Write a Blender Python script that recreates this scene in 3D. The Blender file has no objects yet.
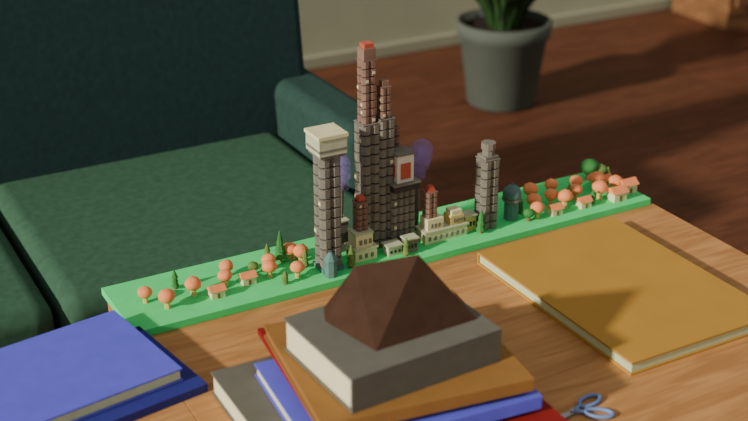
import bpy, bmesh, math, random
from mathutils import Vector, Matrix
random.seed(7)
R = math.radians

# ---------------------------------------------------------------- materials
def srgb(c):
    out = []
    for v in c:
        v = v / 255.0
        out.append(v / 12.92 if v <= 0.04045 else ((v + 0.055) / 1.055) ** 2.4)
    return (*out, 1.0)

def mat(name, c, rough=0.7, var=0.12, scale=30, metallic=0.0, bump=0.0, spec=0.3, alpha=1.0):
    m = bpy.data.materials.new(name); m.use_nodes = True
    nt = m.node_tree; b = nt.nodes["Principled BSDF"]
    tc = nt.nodes.new("ShaderNodeTexCoord")
    n = nt.nodes.new("ShaderNodeTexNoise"); n.inputs["Scale"].default_value = scale
    n.inputs["Detail"].default_value = 4
    nt.links.new(tc.outputs["Object"], n.inputs["Vector"])
    r = nt.nodes.new("ShaderNodeValToRGB")
    base = srgb(c)
    r.color_ramp.elements[0].position = 0.3
    r.color_ramp.elements[1].position = 0.7
    r.color_ramp.elements[0].color = (*[v * (1 - var) for v in base[:3]], 1)
    r.color_ramp.elements[1].color = (*[min(1, v * (1 + var)) for v in base[:3]], 1)
    nt.links.new(n.outputs["Fac"], r.inputs["Fac"])
    nt.links.new(r.outputs["Color"], b.inputs["Base Color"])
    b.inputs["Roughness"].default_value = rough
    b.inputs["Metallic"].default_value = metallic
    b.inputs["Specular IOR Level"].default_value = spec
    b.inputs["Alpha"].default_value = alpha
    if bump:
        bp = nt.nodes.new("ShaderNodeBump"); bp.inputs["Strength"].default_value = bump
        bp.inputs["Distance"].default_value = 0.002
        nt.links.new(n.outputs["Fac"], bp.inputs["Height"])
        nt.links.new(bp.outputs["Normal"], b.inputs["Normal"])
    return m

def wood(name, c1, c2, stretch, rough, spec=0.3, planks=None, dist=3.0):
    m = bpy.data.materials.new(name); m.use_nodes = True
    nt = m.node_tree; b = nt.nodes["Principled BSDF"]
    tc = nt.nodes.new("ShaderNodeTexCoord")
    mp = nt.nodes.new("ShaderNodeMapping"); mp.inputs["Scale"].default_value = stretch
    nt.links.new(tc.outputs["Object"], mp.inputs["Vector"])
    n = nt.nodes.new("ShaderNodeTexNoise"); n.inputs["Scale"].default_value = 3
    n.inputs["Detail"].default_value = 8; n.inputs["Distortion"].default_value = dist
    nt.links.new(mp.outputs["Vector"], n.inputs["Vector"])
    r = nt.nodes.new("ShaderNodeValToRGB")
    r.color_ramp.elements[0].position = 0.33; r.color_ramp.elements[1].position = 0.68
    r.color_ramp.elements[0].color = srgb(c1); r.color_ramp.elements[1].color = srgb(c2)
    nt.links.new(n.outputs["Fac"], r.inputs["Fac"])
    col = r.outputs["Color"]
    if planks:
        bk = nt.nodes.new("ShaderNodeTexBrick")
        bk.inputs["Scale"].default_value = 1.0
        bk.inputs["Brick Width"].default_value = planks[0]
        bk.inputs["Row Height"].default_value = planks[1]
        bk.inputs["Mortar Size"].default_value = 0.003
        bk.inputs["Color1"].default_value = (1, 1, 1, 1)
        bk.inputs["Color2"].default_value = (0.7, 0.7, 0.7, 1)
        bk.inputs["Mortar"].default_value = (0.35, 0.35, 0.35, 1)
        nt.links.new(tc.outputs["Object"], bk.inputs["Vector"])
        mx = nt.nodes.new("ShaderNodeMixRGB"); mx.blend_type = 'MULTIPLY'
        mx.inputs["Fac"].default_value = 0.6
        nt.links.new(col, mx.inputs["Color1"]); nt.links.new(bk.outputs["Color"], mx.inputs["Color2"])
        col = mx.outputs["Color"]
    nt.links.new(col, b.inputs["Base Color"])
    b.inputs["Roughness"].default_value = rough
    b.inputs["Specular IOR Level"].default_value = spec
    return m

M = {}
M['floor'] = wood("floor_wood", (86, 52, 36), (116, 70, 48), (1, 9, 1), 0.6, 0.2, planks=(0.9, 0.12))
M['table'] = wood("table_wood", (168, 116, 68), (198, 144, 90), (2.0, 16, 2), 0.55, 0.25, dist=1.0)
M['cab'] = wood("cabinet_wood", (104, 70, 44), (132, 92, 58), (2, 2, 8), 0.6)
M['cabdark'] = mat("cabinet_recess", (60, 34, 22))
M['wall'] = mat("wall_paint", (170, 172, 146), 0.9, 0.05, 6)
M['trim'] = mat("baseboard_paint", (158, 158, 134), 0.7, 0.05)
M['sofaback_shaded'] = mat("sofa_back_shaded_fabric", (42, 62, 62), 0.95, 0.12, 60, bump=0.3, spec=0.1)  # sofa fabric with the backrest's shade painted in as darker teal
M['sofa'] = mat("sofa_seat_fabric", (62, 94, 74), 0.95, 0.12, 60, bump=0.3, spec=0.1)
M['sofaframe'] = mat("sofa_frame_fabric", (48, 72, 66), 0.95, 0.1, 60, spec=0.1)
M['pot'] = mat("pot_glaze", (86, 92, 84), 0.75, 0.08, 8, spec=0.15)
M['soil'] = mat("soil", (40, 28, 20), 1.0, 0.3, 60)
M['leaf'] = mat("leaf_green", (44, 72, 36), 0.6, 0.3, 20)
M['green'] = mat("model_lawn", (80, 226, 128), 0.8, 0.06, 25)
M['stone'] = mat("tower_concrete", (122, 116, 106), 0.8, 0.15, 60)
M['dark'] = mat("tower_glass", (54, 52, 54), 0.5, 0.2, 90)
M['brown'] = mat("tower_brick", (136, 106, 92), 0.8, 0.15, 60)
M['redtop'] = mat("tower_red", (188, 88, 70), 0.7, 0.1, 60)
M['cream'] = mat("cream_plaster", (226, 216, 172), 0.8, 0.08, 60)
M['sage'] = mat("sage_roof", (188, 192, 160), 0.8, 0.08, 60)
M['gold'] = mat("gold_plaster", (210, 190, 118), 0.8, 0.1, 60)
M['salmon'] = mat("salmon_blossom", (242, 148, 96), 0.8, 0.12, 120)
M['trunk'] = mat("tree_trunk", (140, 100, 68), 0.9)
M['pine'] = mat("pine_green", (60, 128, 64), 0.8, 0.2, 90)
M['olive'] = mat("olive_green", (104, 130, 66), 0.8, 0.2, 90)
M['teal'] = mat("teal_patina", (88, 124, 118), 0.7, 0.15, 60)
M['white'] = mat("white_plaster", (226, 220, 205), 0.7, 0.05, 60)
M['lilac'] = mat("lilac_smoke", (158, 134, 204), 1.0, 0.1, 40, alpha=0.24)
M['gray'] = mat("gray_cover", (104, 102, 92), 0.75, 0.06, 40, spec=0.15)
M['pages'] = mat("paper_pages", (226, 218, 182), 0.9, 0.04, 200)
M['tan'] = mat("tan_cover", (148, 106, 56), 0.7, 0.06, 30, spec=0.15)
M['blue'] = mat("blue_cover", (98, 98, 214), 0.7, 0.05, 30, spec=0.15)
M['navy'] = mat("navy_cover", (50, 52, 130), 0.7, 0.05, 30, spec=0.15)
M['red'] = mat("red_cover", (136, 32, 30), 0.7, 0.06, 30, spec=0.15)
M['board'] = mat("ochre_cover", (182, 136, 60), 0.7, 0.05, 12, spec=0.2)
M['boardpage'] = mat("board_pages", (196, 206, 166), 0.9, 0.05, 100)
M['pyr'] = mat("brown_stone", (68, 47, 36), 0.85, 0.12, 40, spec=0.1)
M['steel'] = mat("scissor_steel", (170, 172, 176), 0.3, 0.03, 30, metallic=0.9)
M['handle'] = mat("scissor_handle", (116, 138, 188), 0.45, 0.05, 30)
M['leg'] = mat("dark_leg", (40, 28, 20), 0.6)

# ---------------------------------------------------------------- builder
class B:
    def __init__(s, name):
        s.name = name; s.bm = bmesh.new(); s.mats = []
    def mi(s, k):
        if k not in s.mats: s.mats.append(k)
        return s.mats.index(k)
    def _fin(s, verts, k, smooth=False):
        i = s.mi(k); fs = set()
        for v in verts:
            for f in v.link_faces: fs.add(f)
        for f in fs: f.material_index = i; f.smooth = smooth
    def box(s, cx, cy, z0, sx, sy, sz, k, rot=0.0):
        mtx = Matrix.Translation((cx, cy, z0 + sz / 2)) @ Matrix.Rotation(rot, 4, 'Z') @ Matrix.Diagonal((sx, sy, sz, 1))
        r = bmesh.ops.create_cube(s.bm, size=1, matrix=mtx)
        s._fin(r['verts'], k)
    def cone(s, cx, cy, z0, r1, r2, h, k, n=12, smooth=False, rot=0.0):
        mtx = Matrix.Translation((cx, cy, z0 + h / 2)) @ Matrix.Rotation(rot, 4, 'Z')
        r = bmesh.ops.create_cone(s.bm, cap_ends=True, segments=n, radius1=r1, radius2=r2, depth=h, matrix=mtx)
        s._fin(r['verts'], k, smooth)
    def ico(s, cx, cy, cz, r, k, sub=1, sc=(1, 1, 1), jit=0.0):
        mtx = Matrix.Translation((cx, cy, cz)) @ Matrix.Diagonal((*sc, 1))
        q = bmesh.ops.create_icosphere(s.bm, subdivisions=sub, radius=r, matrix=mtx)
        if jit:
            for v in q['verts']:
                v.co += Vector([random.uniform(-jit, jit) for _ in range(3)])
        s._fin(q['verts'], k, sub > 1)
    def poly(s, pts, faces, k, smooth=False):
        vs = [s.bm.verts.new(p) for p in pts]
        i = s.mi(k)
        for f in faces:
            ff = s.bm.faces.new([vs[j] for j in f]); ff.material_index = i; ff.smooth = smooth
    def lathe(s, cx, cy, prof, k, n=48):
        rings = []
        for (r, z) in prof:
            rings.append([s.bm.verts.new((cx + r * math.cos(2 * math.pi * a / n), cy + r * math.sin(2 * math.pi * a / n), z)) for a in range(n)])
        i = s.mi(k)
        for a, b in zip(rings, rings[1:]):
            for j in range(n):
                f = s.bm.faces.new([a[j], a[(j + 1) % n], b[(j + 1) % n], b[j]]); f.material_index = i; f.smooth = True
        for rg, rev in ((rings[0], True), (rings[-1], False)):
            f = s.bm.faces.new(rg[::-1] if rev else rg); f.material_index = i
    def tube(s, pts, r, k, n=8, closed=False):
        i = s.mi(k); N = len(pts); rings = []
        for a in range(N):
            p = Vector(pts[a])
            nx = Vector(pts[(a + 1) % N]) if (closed or a < N - 1) else p
            pv = Vector(pts[a - 1]) if (closed or a > 0) else p
            t = (nx - pv).normalized()
            up = Vector((0, 0, 1)) if abs(t.z) < 0.9 else Vector((1, 0, 0))
            u = t.cross(up).normalized(); w = u.cross(t)
            rings.append([s.bm.verts.new(p + r * (math.cos(2 * math.pi * j / n) * u + math.sin(2 * math.pi * j / n) * w)) for j in range(n)])
        rng = N if closed else N - 1
        for a in range(rng):
            A, C = rings[a], rings[(a + 1) % N]
            for j in range(n):
                f = s.bm.faces.new([A[j], A[(j + 1) % n], C[(j + 1) % n], C[j]]); f.material_index = i; f.smooth = True
        if not closed:
            for rg in (rings[0], rings[-1]):
                f = s.bm.faces.new(rg); f.material_index = i
    def done(s, parent=None, bevel=0.0, seg=3):
        bmesh.ops.recalc_face_normals(s.bm, faces=s.bm.faces)
        me = bpy.data.meshes.new(s.name); s.bm.to_mesh(me); s.bm.free()
        for k in s.mats: me.materials.append(M[k])
        o = bpy.data.objects.new(s.name, me); bpy.context.collection.objects.link(o)
        if parent: o.parent = parent
        if bevel:
            md = o.modifiers.new("bevel", 'BEVEL'); md.width = bevel; md.segments = seg; md.limit_method = 'ANGLE'
            for p in me.polygons: p.use_smooth = True
            md.harden_normals = True
        return o

def empty(name):
    e = bpy.data.objects.new(name, None); e.empty_display_size = 0.05
    bpy.context.collection.objects.link(e); return e

# ---------------------------------------------------------------- room
b = B("floor"); b.box(2.0, 2.0, -0.05, 9, 8, 0.05, 'floor'); b.done()
b = B("wall_back"); b.box(2.0, 4.05, 0, 9, 0.14, 2.6, 'wall'); b.done()
b = B("baseboard_back"); b.box(2.0, 3.97, 0, 9, 0.02, 0.05, 'trim'); b.done(bevel=0.004)

TZ = 0.45
# ---------------------------------------------------------------- coffee table
e = empty("coffee_table")
b = B("tabletop"); b.box((0.470 + 1.548) / 2, (0.62 + 1.802) / 2, TZ - 0.035, 1.078, 1.182, 0.035, 'table'); b.done(e, bevel=0.002)
b = B("apron")
b.box(1.0, 1.74, TZ - 0.095, 0.98, 0.02, 0.06, 'table'); b.box(1.0, 0.69, TZ - 0.095, 0.98, 0.02, 0.06, 'table')
b.box(0.51, 1.215, TZ - 0.095, 0.02, 1.03, 0.06, 'table'); b.box(1.49, 1.215, TZ - 0.095, 0.02, 1.03, 0.06, 'table')
b.done(e)
for i, (x, y) in enumerate([(0.51, 0.68), (1.5, 0.68), (0.51, 1.75), (1.5, 1.75)]):
    b = B("leg_%d" % (i + 1)); b.cone(x, y, 0, 0.018, 0.03, TZ - 0.035, 'table', 16); b.done(e)

# small side table of the same height, carrying the blue books
e = empty("side_table")
b = B("tabletop"); b.box((0.13 + 0.4695) / 2, (1.05 + 1.60) / 2, TZ - 0.025, 0.3395, 0.55, 0.025, 'table'); b.done(e, bevel=0.001)
for i, (x, y) in enumerate([(0.15, 1.08), (0.44, 1.08), (0.15, 1.57), (0.44, 1.57)]):
    b = B("leg_%d" % (i + 1)); b.box(x, y, 0, 0.025, 0.025, TZ - 0.025, 'table'); b.done(e)

# ---------------------------------------------------------------- sofa
e = empty("sofa")
x0, x1 = -0.42, 1.22
b = B("frame"); b.box((x0 + x1) / 2, 2.30, 0.06, x1 - x0 - 0.02, 0.76, 0.20, 'sofaframe'); b.done(e, bevel=0.02)
for i, (a, c) in enumerate([(-0.30, 0.395), (0.405, 1.095)]):
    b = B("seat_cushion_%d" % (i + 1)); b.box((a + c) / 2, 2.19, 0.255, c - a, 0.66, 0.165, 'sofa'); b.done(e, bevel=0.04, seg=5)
b = B("backrest")
pr = [(2.44, 0.26), (2.44, 0.42), (2.52, 0.98), (2.56, 1.02), (2.66, 1.02), (2.70, 0.98), (2.68, 0.10), (2.5, 0.10)]
n = len(pr)
pts = [(-0.41, y, z) for y, z in pr] + [(1.180, y, z) for y, z in pr]
fs = [tuple(range(n)), tuple(range(2 * n - 1, n - 1, -1))] + [(i, (i + 1) % n, (i + 1) % n + n, i + n) for i in range(n)]
b.poly(pts, fs, 'sofaback_shaded'); b.done(e, bevel=0.02)
for i, x in enumerate([-0.36, 1.155]):
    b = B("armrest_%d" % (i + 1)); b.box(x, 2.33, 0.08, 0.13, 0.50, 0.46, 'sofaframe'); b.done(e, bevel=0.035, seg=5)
for i, (x, y) in enumerate([(-0.36, 1.97), (1.14, 1.97), (-0.36, 2.6), (1.14, 2.6)]):
    b = B("leg_%d" % (i + 1)); b.cone(x, y, 0, 0.015, 0.022, 0.07, 'leg', 12); b.done(e)

# ---------------------------------------------------------------- potted plant
e = empty("potted_plant")
PX, PY = 2.350, 3.305
b = B("pot")
b.lathe(PX, PY, [(0.112, 0.0), (0.120, 0.008), (0.152, 0.245), (0.162, 0.252), (0.168, 0.30), (0.156, 0.305), (0.148, 0.262)], 'pot'); b.done(e)
b = B("soil"); b.cone(PX, PY, 0.257, 0.148, 0.145, 0.02, 'soil', 32); b.done(e)
b = B("foliage")
for i in range(46):
    a = i * 2.4; h = random.uniform(0.25, 0.6); s = random.uniform(0.04, 0.22)
    d = Vector((math.cos(a), math.sin(a), 0)); sd = Vector((-d.y, d.x, 0)); w = random.uniform(0.016, 0.03)
    base = Vector((PX, PY, 0.27)) + d * 0.05
    cs = []
    for t in (0, 0.3, 0.6, 0.85, 1.0):
        c = base + d * s * t ** 1.3 + Vector((0, 0, h * (t - 0.35 * t * t)))
        ww = w * (0.4 + 1.6 * t * (1 - t) * 2) * (1 if t < 1 else 0.05)
        cs.append((c - sd * ww, c + Vector((0, 0, 0.006)), c + sd * ww))
    pts = [p for tr in cs for p in tr]
    fs = []
    for k in range(4):
        fs += [(3 * k, 3 * k + 1, 3 * k + 4, 3 * k + 3), (3 * k + 1, 3 * k + 2, 3 * k + 5, 3 * k + 4)]
    b.poly(pts, fs, 'leaf', True)
b.done(e)

# ---------------------------------------------------------------- cabinet
e = empty("wooden_cabinet")
b = B("body")
b.box(4.20, 3.76, 0.06, 1.0, 0.36, 0.64, 'cab')
b.box(4.20, 3.76, 0.70, 1.04, 0.39, 0.03, 'cab'); b.done(e, bevel=0.005)
b = B("doors")
b.box(3.96, 3.573, 0.10, 0.45, 0.016, 0.56, 'cab'); b.box(4.44, 3.573, 0.10, 0.45, 0.016, 0.56, 'cab')
b.box(3.96, 3.567, 0.15, 0.35, 0.01, 0.46, 'cabdark'); b.box(4.44, 3.567, 0.15, 0.35, 0.01, 0.46, 'cabdark')
b.done(e)
b = B("plinth"); b.box(4.20, 3.76, 0, 0.98, 0.34, 0.07, 'cab'); b.done(e)

# ---------------------------------------------------------------- books
def book(name, corner, size, rot, z0, th, cov, page='pages', spine='-y', ct=0.003):
    b = B(name)
    L, W = size
    def bx(ax, ay, az, sx, sy, sz, k):
        c = Vector((ax + sx / 2, ay + sy / 2)); cr, sr = math.cos(rot), math.sin(rot)
        b.box(corner[0] + c.x * cr - c.y * sr, corner[1] + c.x * sr + c.y * cr, az, sx, sy, sz, k, rot)
    bx(0, 0, z0, L, W, ct, cov); bx(0, 0, z0 + th - ct, L, W, ct, cov)
    m = 0.003
    px0, py0, pl, pw = m, m, L - 2 * m, W - 2 * m
    if spine == '-y': bx(0, 0, z0 + ct, L, ct, th - 2 * ct, cov); py0 = ct; pw = W - m - ct
    if spine == '+y': bx(0, W - ct, z0 + ct, L, ct, th - 2 * ct, cov); pw = W - m - ct
    if spine == '-x': bx(0, 0, z0 + ct, ct, W, th - 2 * ct, cov); px0 = ct; pl = L - m - ct
    if spine == '+x': bx(L - ct, 0, z0 + ct, ct, W, th - 2 * ct, cov); pl = L - m - ct
    bx(px0, py0, z0 + ct, pl, pw, th - 2 * ct, page)
    o = b.done(bevel=0.0006, seg=2)
    return o

book("gray_hardcover_book", (0.510, 1.205), (0.32, 0.222), R(-1), TZ, 0.038, 'gray')
book("blue_paperback_book", (0.546, 1.142), (0.342, 0.245), R(-5), TZ + 0.038, 0.021, 'blue', spine='-y')
book("red_notebook", (0.576, 1.200), (0.285, 0.262), R(-6.5), TZ + 0.059, 0.010, 'red', spine='-x', ct=0.002)
book("tan_hardcover_book", (0.566, 1.160), (0.312, 0.276), R(-8), TZ + 0.069, 0.020, 'tan', page='tan')
book("gray_clothbound_book", (0.612, 1.164), (0.246, 0.190), R(3), TZ + 0.089, 0.054, 'gray', ct=0.004)
book("red_hardcover_book", (0.62, 0.94), (0.285, 0.235), R(-1.5), TZ, 0.030, 'red')
book("blue_hardcover_book", (0.200, 1.415), (0.286, 0.222), R(9), TZ + 0.014, 0.022, 'blue', page='boardpage', spine='-x')
book("navy_notebook", (0.215, 1.388), (0.300, 0.215), R(9), TZ, 0.014, 'navy', page='navy')
book("ochre_drawing_board", (1.092, 1.160), (0.31, 0.425), 0, TZ, 0.024, 'board', page='boardpage', spine='+y', ct=0.004)

# ---------------------------------------------------------------- pyramid
z = TZ + 0.143
b = B("brown_pyramid_model"); b.mi('pyr')
for p in [(0.674, 1.210, z), (0.842, 1.216, z), (0.842, 1.345, z), (0.665, 1.350, z), (0.650, 1.316, z), (0.780, 1.278, z + 0.091), (0.704, 1.326, z + 0.070)]:
    b.bm.verts.new(p)
bmesh.ops.convex_hull(b.bm, input=b.bm.verts)
b.done()

# ---------------------------------------------------------------- scissors
b = B("scissors")
sx, sy, sz = 0.952, 1.124, TZ + 0.004
def loop(cx, cy, rx, ry, ang, z):
    pts = []
    for i in range(20):
        a = 2 * math.pi * i / 20
        u, v = rx * math.cos(a), ry * math.sin(a)
        pts.append((cx + u * math.cos(ang) - v * math.sin(ang), cy + u * math.sin(ang) + v * math.cos(ang), z))
    b.tube(pts, 0.003, 'handle', 8, True)
loop(sx + 0.040, sy + 0.010, 0.020, 0.010, R(10), sz)
loop(sx + 0.032, sy - 0.022, 0.020, 0.010, R(-38), sz)
b.tube([(sx + 0.022, sy + 0.007, sz), (sx, sy, sz)], 0.003, 'handle')
b.tube([(sx + 0.017, sy - 0.010, sz), (sx, sy, sz)], 0.003, 'handle')
def blade(ang, z):
    d = Vector((math.cos(ang), math.sin(ang), 0)); n = Vector((-d.y, d.x, 0)); c = Vector((sx, sy, z))
    pr = [c - d * 0.012 - n * 0.005, c + d * 0.045, c + d * 0.02 + n * 0.005, c - d * 0.012 + n * 0.005]
    up = Vector((0, 0, 0.0015))
    b.poly([p for p in pr] + [p + up for p in pr], [(3, 2, 1, 0), (4, 5, 6, 7)] + [(i, (i + 1) % 4, (i + 1) % 4 + 4, i + 4) for i in range(4)], 'steel')
blade(R(172), sz - 0.003); blade(R(190), sz - 0.001)
b.cone(sx, sy, sz - 0.003, 0.003, 0.003, 0.006, 'steel', 12)
b.done()

# ---------------------------------------------------------------- miniature city
city = empty("miniature_city_model")
GZ = TZ + 0.014
b = B("lawn_base"); b.box((0.462 + 1.538) / 2, (1.630 + 1.802) / 2, TZ, 1.076, 0.172, 0.014, 'green'); b.done(city, bevel=0.001, seg=2)

def shaft(b, x, y, z0, w, h, fh, wall, glass, pane='cream', p=0.1):
    """stacked blocky drums clustered round a dark core"""
    n = max(1, round(h / fh)); fh = h / n
    b.box(x, y, z0, w * 0.80, w * 0.80, h, glass)
    r = w * 0.31; o = w * 0.26
    for i in range(n):
        zz = z0 + i * fh
        for ax in (-1, 1):
            for ay in (-1, 1):
                b.cone(x + ax * o, y + ay * o, zz, r * 0.96, r, fh * 0.84, wall, 8, rot=R(22.5))
        if random.random() < p * 4:
            s = random.choice((-1, 1)) * o
            if random.random() < 0.5: b.box(x + s, y - w * 0.545, zz + fh * 0.25, w * 0.2, 0.0014, fh * 0.35, pane)
            else: b.box(x - w * 0.545, y + s, zz + fh * 0.25, 0.0014, w * 0.2, fh * 0.35, pane)
    b.box(x, y, z0 + h - 0.002, w * 1.02, w * 1.02, 0.002, wall)

b = B("capped_skyscraper"); x, y = 0.839, 1.680
b.box(x, y, GZ, 0.042, 0.042, 0.008, 'teal')
shaft(b, x, y, GZ + 0.008, 0.036, 0.212, 0.0195, 'stone', 'dark', p=0.05)
b.box(x, y, GZ + 0.218, 0.046, 0.046, 0.006, 'stone')
b.box(x, y, GZ + 0.224, 0.052, 0.052, 0.032, 'sage'); b.box(x, y, GZ + 0.231, 0.0535, 0.0535, 0.004, 'stone')
b.box(x, y, GZ + 0.254, 0.056, 0.056, 0.006, 'cream')
b.done(city)

b = B("stepped_skyscraper"); x, y = 0.940, 1.720
shaft(b, x, y, GZ, 0.035, 0.245, 0.0195, 'stone', 'dark', p=0.08)
shaft(b, x - 0.001, y, GZ + 0.245, 0.025, 0.115, 0.0145, 'brown', 'dark', p=0.12)
b.box(x - 0.001, y, GZ + 0.36, 0.023, 0.023, 0.020, 'brown'); b.box(x - 0.001, y, GZ + 0.380, 0.018, 0.018, 0.008, 'redtop')
x2 = x + 0.030
shaft(b, x2, y - 0.006, GZ, 0.029, 0.250, 0.0180, 'stone', 'dark', p=0.08)
shaft(b, x2, y - 0.006, GZ + 0.250, 0.019, 0.058, 0.0130, 'brown', 'dark', p=0.12)
b.box(x2, y - 0.006, GZ + 0.308, 0.013, 0.013, 0.010, 'brown')
b.done(city)

b = B("clock_skyscraper"); x, y = 1.001, 1.705
for dx in (-0.012, 0.012):
    shaft(b, x + dx, y, GZ, 0.024, 0.112, 0.0160, 'stone', 'dark', p=0.04)
b.box(x, y, GZ + 0.112, 0.054, 0.046, 0.014, 'dark'); b.box(x, y, GZ + 0.124, 0.057, 0.049, 0.003, 'stone')
b.box(x, y, GZ + 0.127, 0.034, 0.032, 0.052, 'white')
b.box(x, y - 0.0165, GZ + 0.134, 0.020, 0.002, 0.030, 'redtop'); b.box(x - 0.0175, y, GZ + 0.138, 0.002, 0.018, 0.022, 'redtop')
b.box(x, y, GZ + 0.179, 0.038, 0.036, 0.004, 'stone')
shaft(b, x - 0.002, y + 0.032, GZ, 0.023, 0.220, 0.0155, 'brown', 'dark', p=0.05)
b.cone(x - 0.002, y + 0.032, GZ + 0.220, 0.010, 0.005, 0.022, 'brown', 4, rot=R(45))
b.done(city)

b = B("cream_turret_building"); x, y = 0.910, 1.688
b.box(x, y, GZ, 0.044, 0.036, 0.022, 'cream'); b.box(x, y, GZ + 0.022, 0.048, 0.040, 0.003, 'sage')
b.box(x - 0.002, y, GZ + 0.025, 0.034, 0.030, 0.026, 'cream'); b.box(x - 0.002, y, GZ + 0.051, 0.037, 0.033, 0.003, 'sage')
for dx in (-0.012, 0, 0.012):
    b.box(x + dx, y - 0.0185, GZ + 0.006, 0.005, 0.002, 0.008, 'stone'); b.box(x + dx * 0.8, y - 0.0155, GZ + 0.032, 0.005, 0.002, 0.009, 'stone')
    b.box(x - 0.0225, y + dx, GZ + 0.006, 0.002, 0.005, 0.008, 'stone')
shaft(b, x, y + 0.004, GZ + 0.054, 0.021, 0.056, 0.011, 'brown', 'dark', p=0.04)
b.box(x, y + 0.004, GZ + 0.110, 0.013, 0.013, 0.009, 'redtop')
b.done(city)

b = B("cream_hall_building"); x, y = 1.080, 1.688
b.box(x, y, GZ, 0.092, 0.034, 0.022, 'cream'); b.box(x, y, GZ + 0.022, 0.096, 0.038, 0.003, 'sage')
b.box(x - 0.022, y, GZ + 0.025, 0.034, 0.028, 0.022, 'cream'); b.box(x + 0.026, y, GZ + 0.025, 0.028, 0.026, 0.018, 'gold')
b.box(x + 0.026, y, GZ + 0.043, 0.022, 0.022, 0.009, 'cream')
for i in range(7):
    b.box(x - 0.036 + i * 0.012, y - 0.0175, GZ + 0.006, 0.005, 0.002, 0.008, 'stone')
for dx in (-0.03, -0.022, -0.014, 0.019, 0.027, 0.035):
    b.box(x + dx, y - 0.0142, GZ + 0.030, 0.004, 0.002, 0.008, 'stone')
shaft(b, x - 0.026, y + 0.002, GZ + 0.047, 0.021, 0.052, 0.011, 'brown', 'dark', p=0.04)
b.cone(x - 0.026, y + 0.002, GZ + 0.099, 0.011, 0.006, 0.010, 'redtop', 4, rot=R(45))
b.done(city)

b = B("narrow_skyscraper"); x, y = 1.176, 1.685
shaft(b, x, y, GZ, 0.033, 0.142, 0.0175, 'stone', 'dark', p=0.05)
b.box(x, y, GZ + 0.142, 0.028, 0.028, 0.006, 'stone'); b.cone(x, y, GZ + 0.148, 0.012, 0.011, 0.012, 'stone', 10)
b.cone(x, y, GZ + 0.160, 0.014, 0.014, 0.012, 'stone', 10)
b.done(city)
b = B("teal_dome_building"); x, y = 1.239, 1.690
b.cone(x, y, GZ, 0.014, 0.014, 0.042, 'teal', 12); b.cone(x, y, GZ + 0.040, 0.019, 0.019, 0.004, 'stone', 12)
b.ico(x, y, GZ + 0.052, 0.019, 'teal', 2); b.cone(x, y, GZ + 0.068, 0.003, 0.001, 0.008, 'teal', 6)
b.done(city)
b = B("teal_turret_building"); x, y = 0.828, 1.650
b.cone(x, y, GZ, 0.012, 0.012, 0.032, 'teal', 8); b.cone(x, y, GZ + 0.032, 0.014, 0.003, 0.014, 'teal', 8)
b.done(city)
b = B("low_shops")
for (x, y, w, d, h, k) in [(0.965, 1.672, 0.028, 0.022, 0.018, 'sage'), (0.998, 1.666, 0.024, 0.018, 0.026, 'stone'),
                           (1.140, 1.692, 0.024, 0.022, 0.030, 'gold'), (0.885, 1.735, 0.03, 0.03, 0.06, 'stone')]:
    b.box(x, y, GZ, w, d, h, k); b.box(x, y, GZ + h, w + 0.004, d + 0.004, 0.003, 'sage')
    for s in (-0.3, 0, 0.3): b.box(x + s * w, y - d / 2, GZ + h * 0.35, w * 0.16, 0.002, h * 0.3, 'dark')
b.done(city)

b = B("lilac_smoke_puffs")
for (x, y, z, r) in [(0.893, 1.735, 0.150, 0.020), (0.890, 1.74, 0.172, 0.018), (0.893, 1.735, 0.128, 0.016), (0.898, 1.745, 0.162, 0.020),
                     (1.056, 1.735, 0.140, 0.024), (1.062, 1.735, 0.162, 0.022), (1.052, 1.735, 0.116, 0.018), (1.066, 1.745, 0.145, 0.022)]:
    b.ico(x, y, GZ + z, r, 'lilac', 2, jit=0.001)
b.cone(0.893, 1.735, GZ + 0.06, 0.004, 0.007, 0.07, 'stone', 10); b.cone(1.053, 1.735, GZ, 0.004, 0.007, 0.105, 'stone', 10)
b.done(city)

b = B("miniature_trees_and_cottages")
def tree(x, y, s=1.0, k='salmon'):
    b.cone(x, y, GZ, 0.0045 * s, 0.004 * s, 0.014 * s, 'gold' if k == 'salmon' else 'trunk', 6)
    b.ico(x, y, GZ + 0.019 * s, 0.0125 * s, k, 2, sc=(1, 1, 0.82), jit=0.0009)
def pine(x, y, h, k='pine'):
    b.cone(x, y, GZ, 0.003, 0.002, h * 0.2, 'trunk', 6)
    for i, (f, r) in enumerate([(0.15, 0.20), (0.38, 0.16), (0.60, 0.11)]):
        b.cone(x, y, GZ + h * f, max(h * r, 0.006), 0.001, h * 0.40, k, 8)
def cottage(x, y, s=1.0):
    w, d, h = 0.024 * s, 0.018 * s, 0.014 * s
    b.box(x, y, GZ, w, d, h, 'cream')
    b.box(x, y - d / 2, GZ + 0.001, w * 0.2, 0.0015, h * 0.6, 'trunk')
    a, c = w * 0.6, d * 0.62; zz = GZ + h
    b.poly([(x - a, y - c, zz), (x + a, y - c, zz), (x + a, y + c, zz), (x - a, y + c, zz), (x - a, y, zz + 0.009 * s), (x + a, y, zz + 0.009 * s)],
           [(3, 2, 1, 0), (0, 1, 5, 4), (2, 3, 4, 5), (1, 2, 5), (3, 0, 4)], 'salmon')
for t in [(0.512, 1.715), (0.538, 1.680), (0.592, 1.700), (0.652, 1.705), (0.668, 1.737), (0.732, 1.697), (0.775, 1.673), (0.805, 1.722), (0.742, 1.722), (0.793, 1.742)]:
    tree(*t, s=random.uniform(1.0, 1.2))
for t in [(0.625, 1.677), (0.808, 1.745), (0.690, 1.695)]: cottage(*t)
pine(0.573, 1.737, 0.036); pine(0.773, 1.740, 0.062); pine(0.753, 1.752, 0.036, 'olive'); pine(0.803, 1.70, 0.036, 'olive'); pine(0.874, 1.660, 0.044, 'olive')
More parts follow.
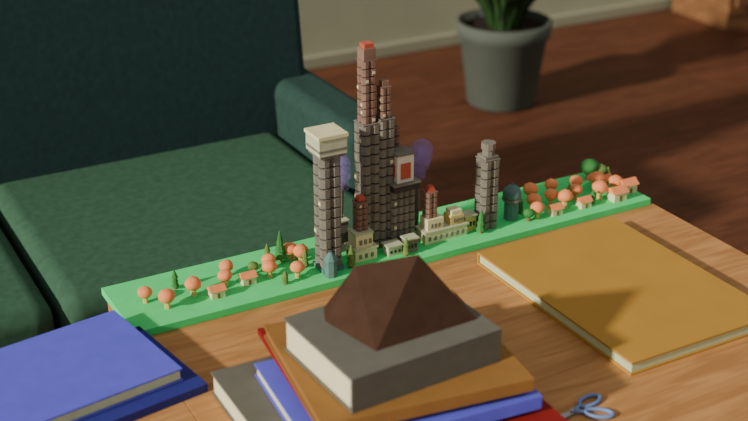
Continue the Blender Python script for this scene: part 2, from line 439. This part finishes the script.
pine(0.982, 1.652, 0.036, 'olive'); pine(1.152, 1.664, 0.050); pine(0.745, 1.660, 0.026, 'olive')
tree(0.712, 1.722, 0.8, 'olive')
for t in [(1.299, 1.700), (1.345, 1.706), (1.362, 1.682), (1.403, 1.702), (1.447, 1.680), (1.498, 1.693), (1.320, 1.740), (1.375, 1.745), (1.430, 1.735), (1.285, 1.668), (1.470, 1.72)]:
    tree(*t, s=random.uniform(1.1, 1.35))
for t in [(1.325, 1.664), (1.395, 1.664), (1.50, 1.73)]: cottage(*t)
for t in [(1.475, 1.660), (1.518, 1.680)]: cottage(*t, 1.3)
pine(1.268, 1.70, 0.035); pine(1.385, 1.70, 0.038, 'olive'); pine(1.42, 1.668, 0.03); pine(1.52, 1.745, 0.03, 'olive')
tree(1.487, 1.765, 1.6, 'pine'); tree(1.508, 1.755, 1.2, 'olive'); tree(1.262, 1.664, 0.9, 'pine')
b.done(city)

# ---------------------------------------------------------------- light
su = bpy.data.lights.new("sun_light", 'SUN'); su.energy = 5.0; su.angle = R(2.5); su.color = (1.0, 0.95, 0.82)
so = bpy.data.objects.new("sun_light", su); bpy.context.collection.objects.link(so)
so.rotation_euler = Vector((0.492, 0.060, -0.215)).to_track_quat('-Z', 'Y').to_euler()
w = bpy.data.worlds.new("world"); bpy.context.scene.world = w; w.use_nodes = True
w.node_tree.nodes["Background"].inputs["Color"].default_value = (0.98, 0.97, 0.92, 1)
w.node_tree.nodes["Background"].inputs["Strength"].default_value = 0.45

# ---------------------------------------------------------------- camera
cam = bpy.data.cameras.new("camera"); co = bpy.data.objects.new("camera", cam); bpy.context.collection.objects.link(co)
co.location = (0, 0, 1.45)
p = R(25); az = R(61)
fw = Vector((math.cos(az) * math.cos(p), math.sin(az) * math.cos(p), -math.sin(p)))
co.rotation_euler = fw.to_track_quat('-Z', 'Y').to_euler()
cam.sensor_width = 36; cam.lens = 57.3
cam.dof.use_dof = True; cam.dof.focus_distance = 2.10; cam.dof.aperture_fstop = 2.8
bpy.context.scene.camera = co
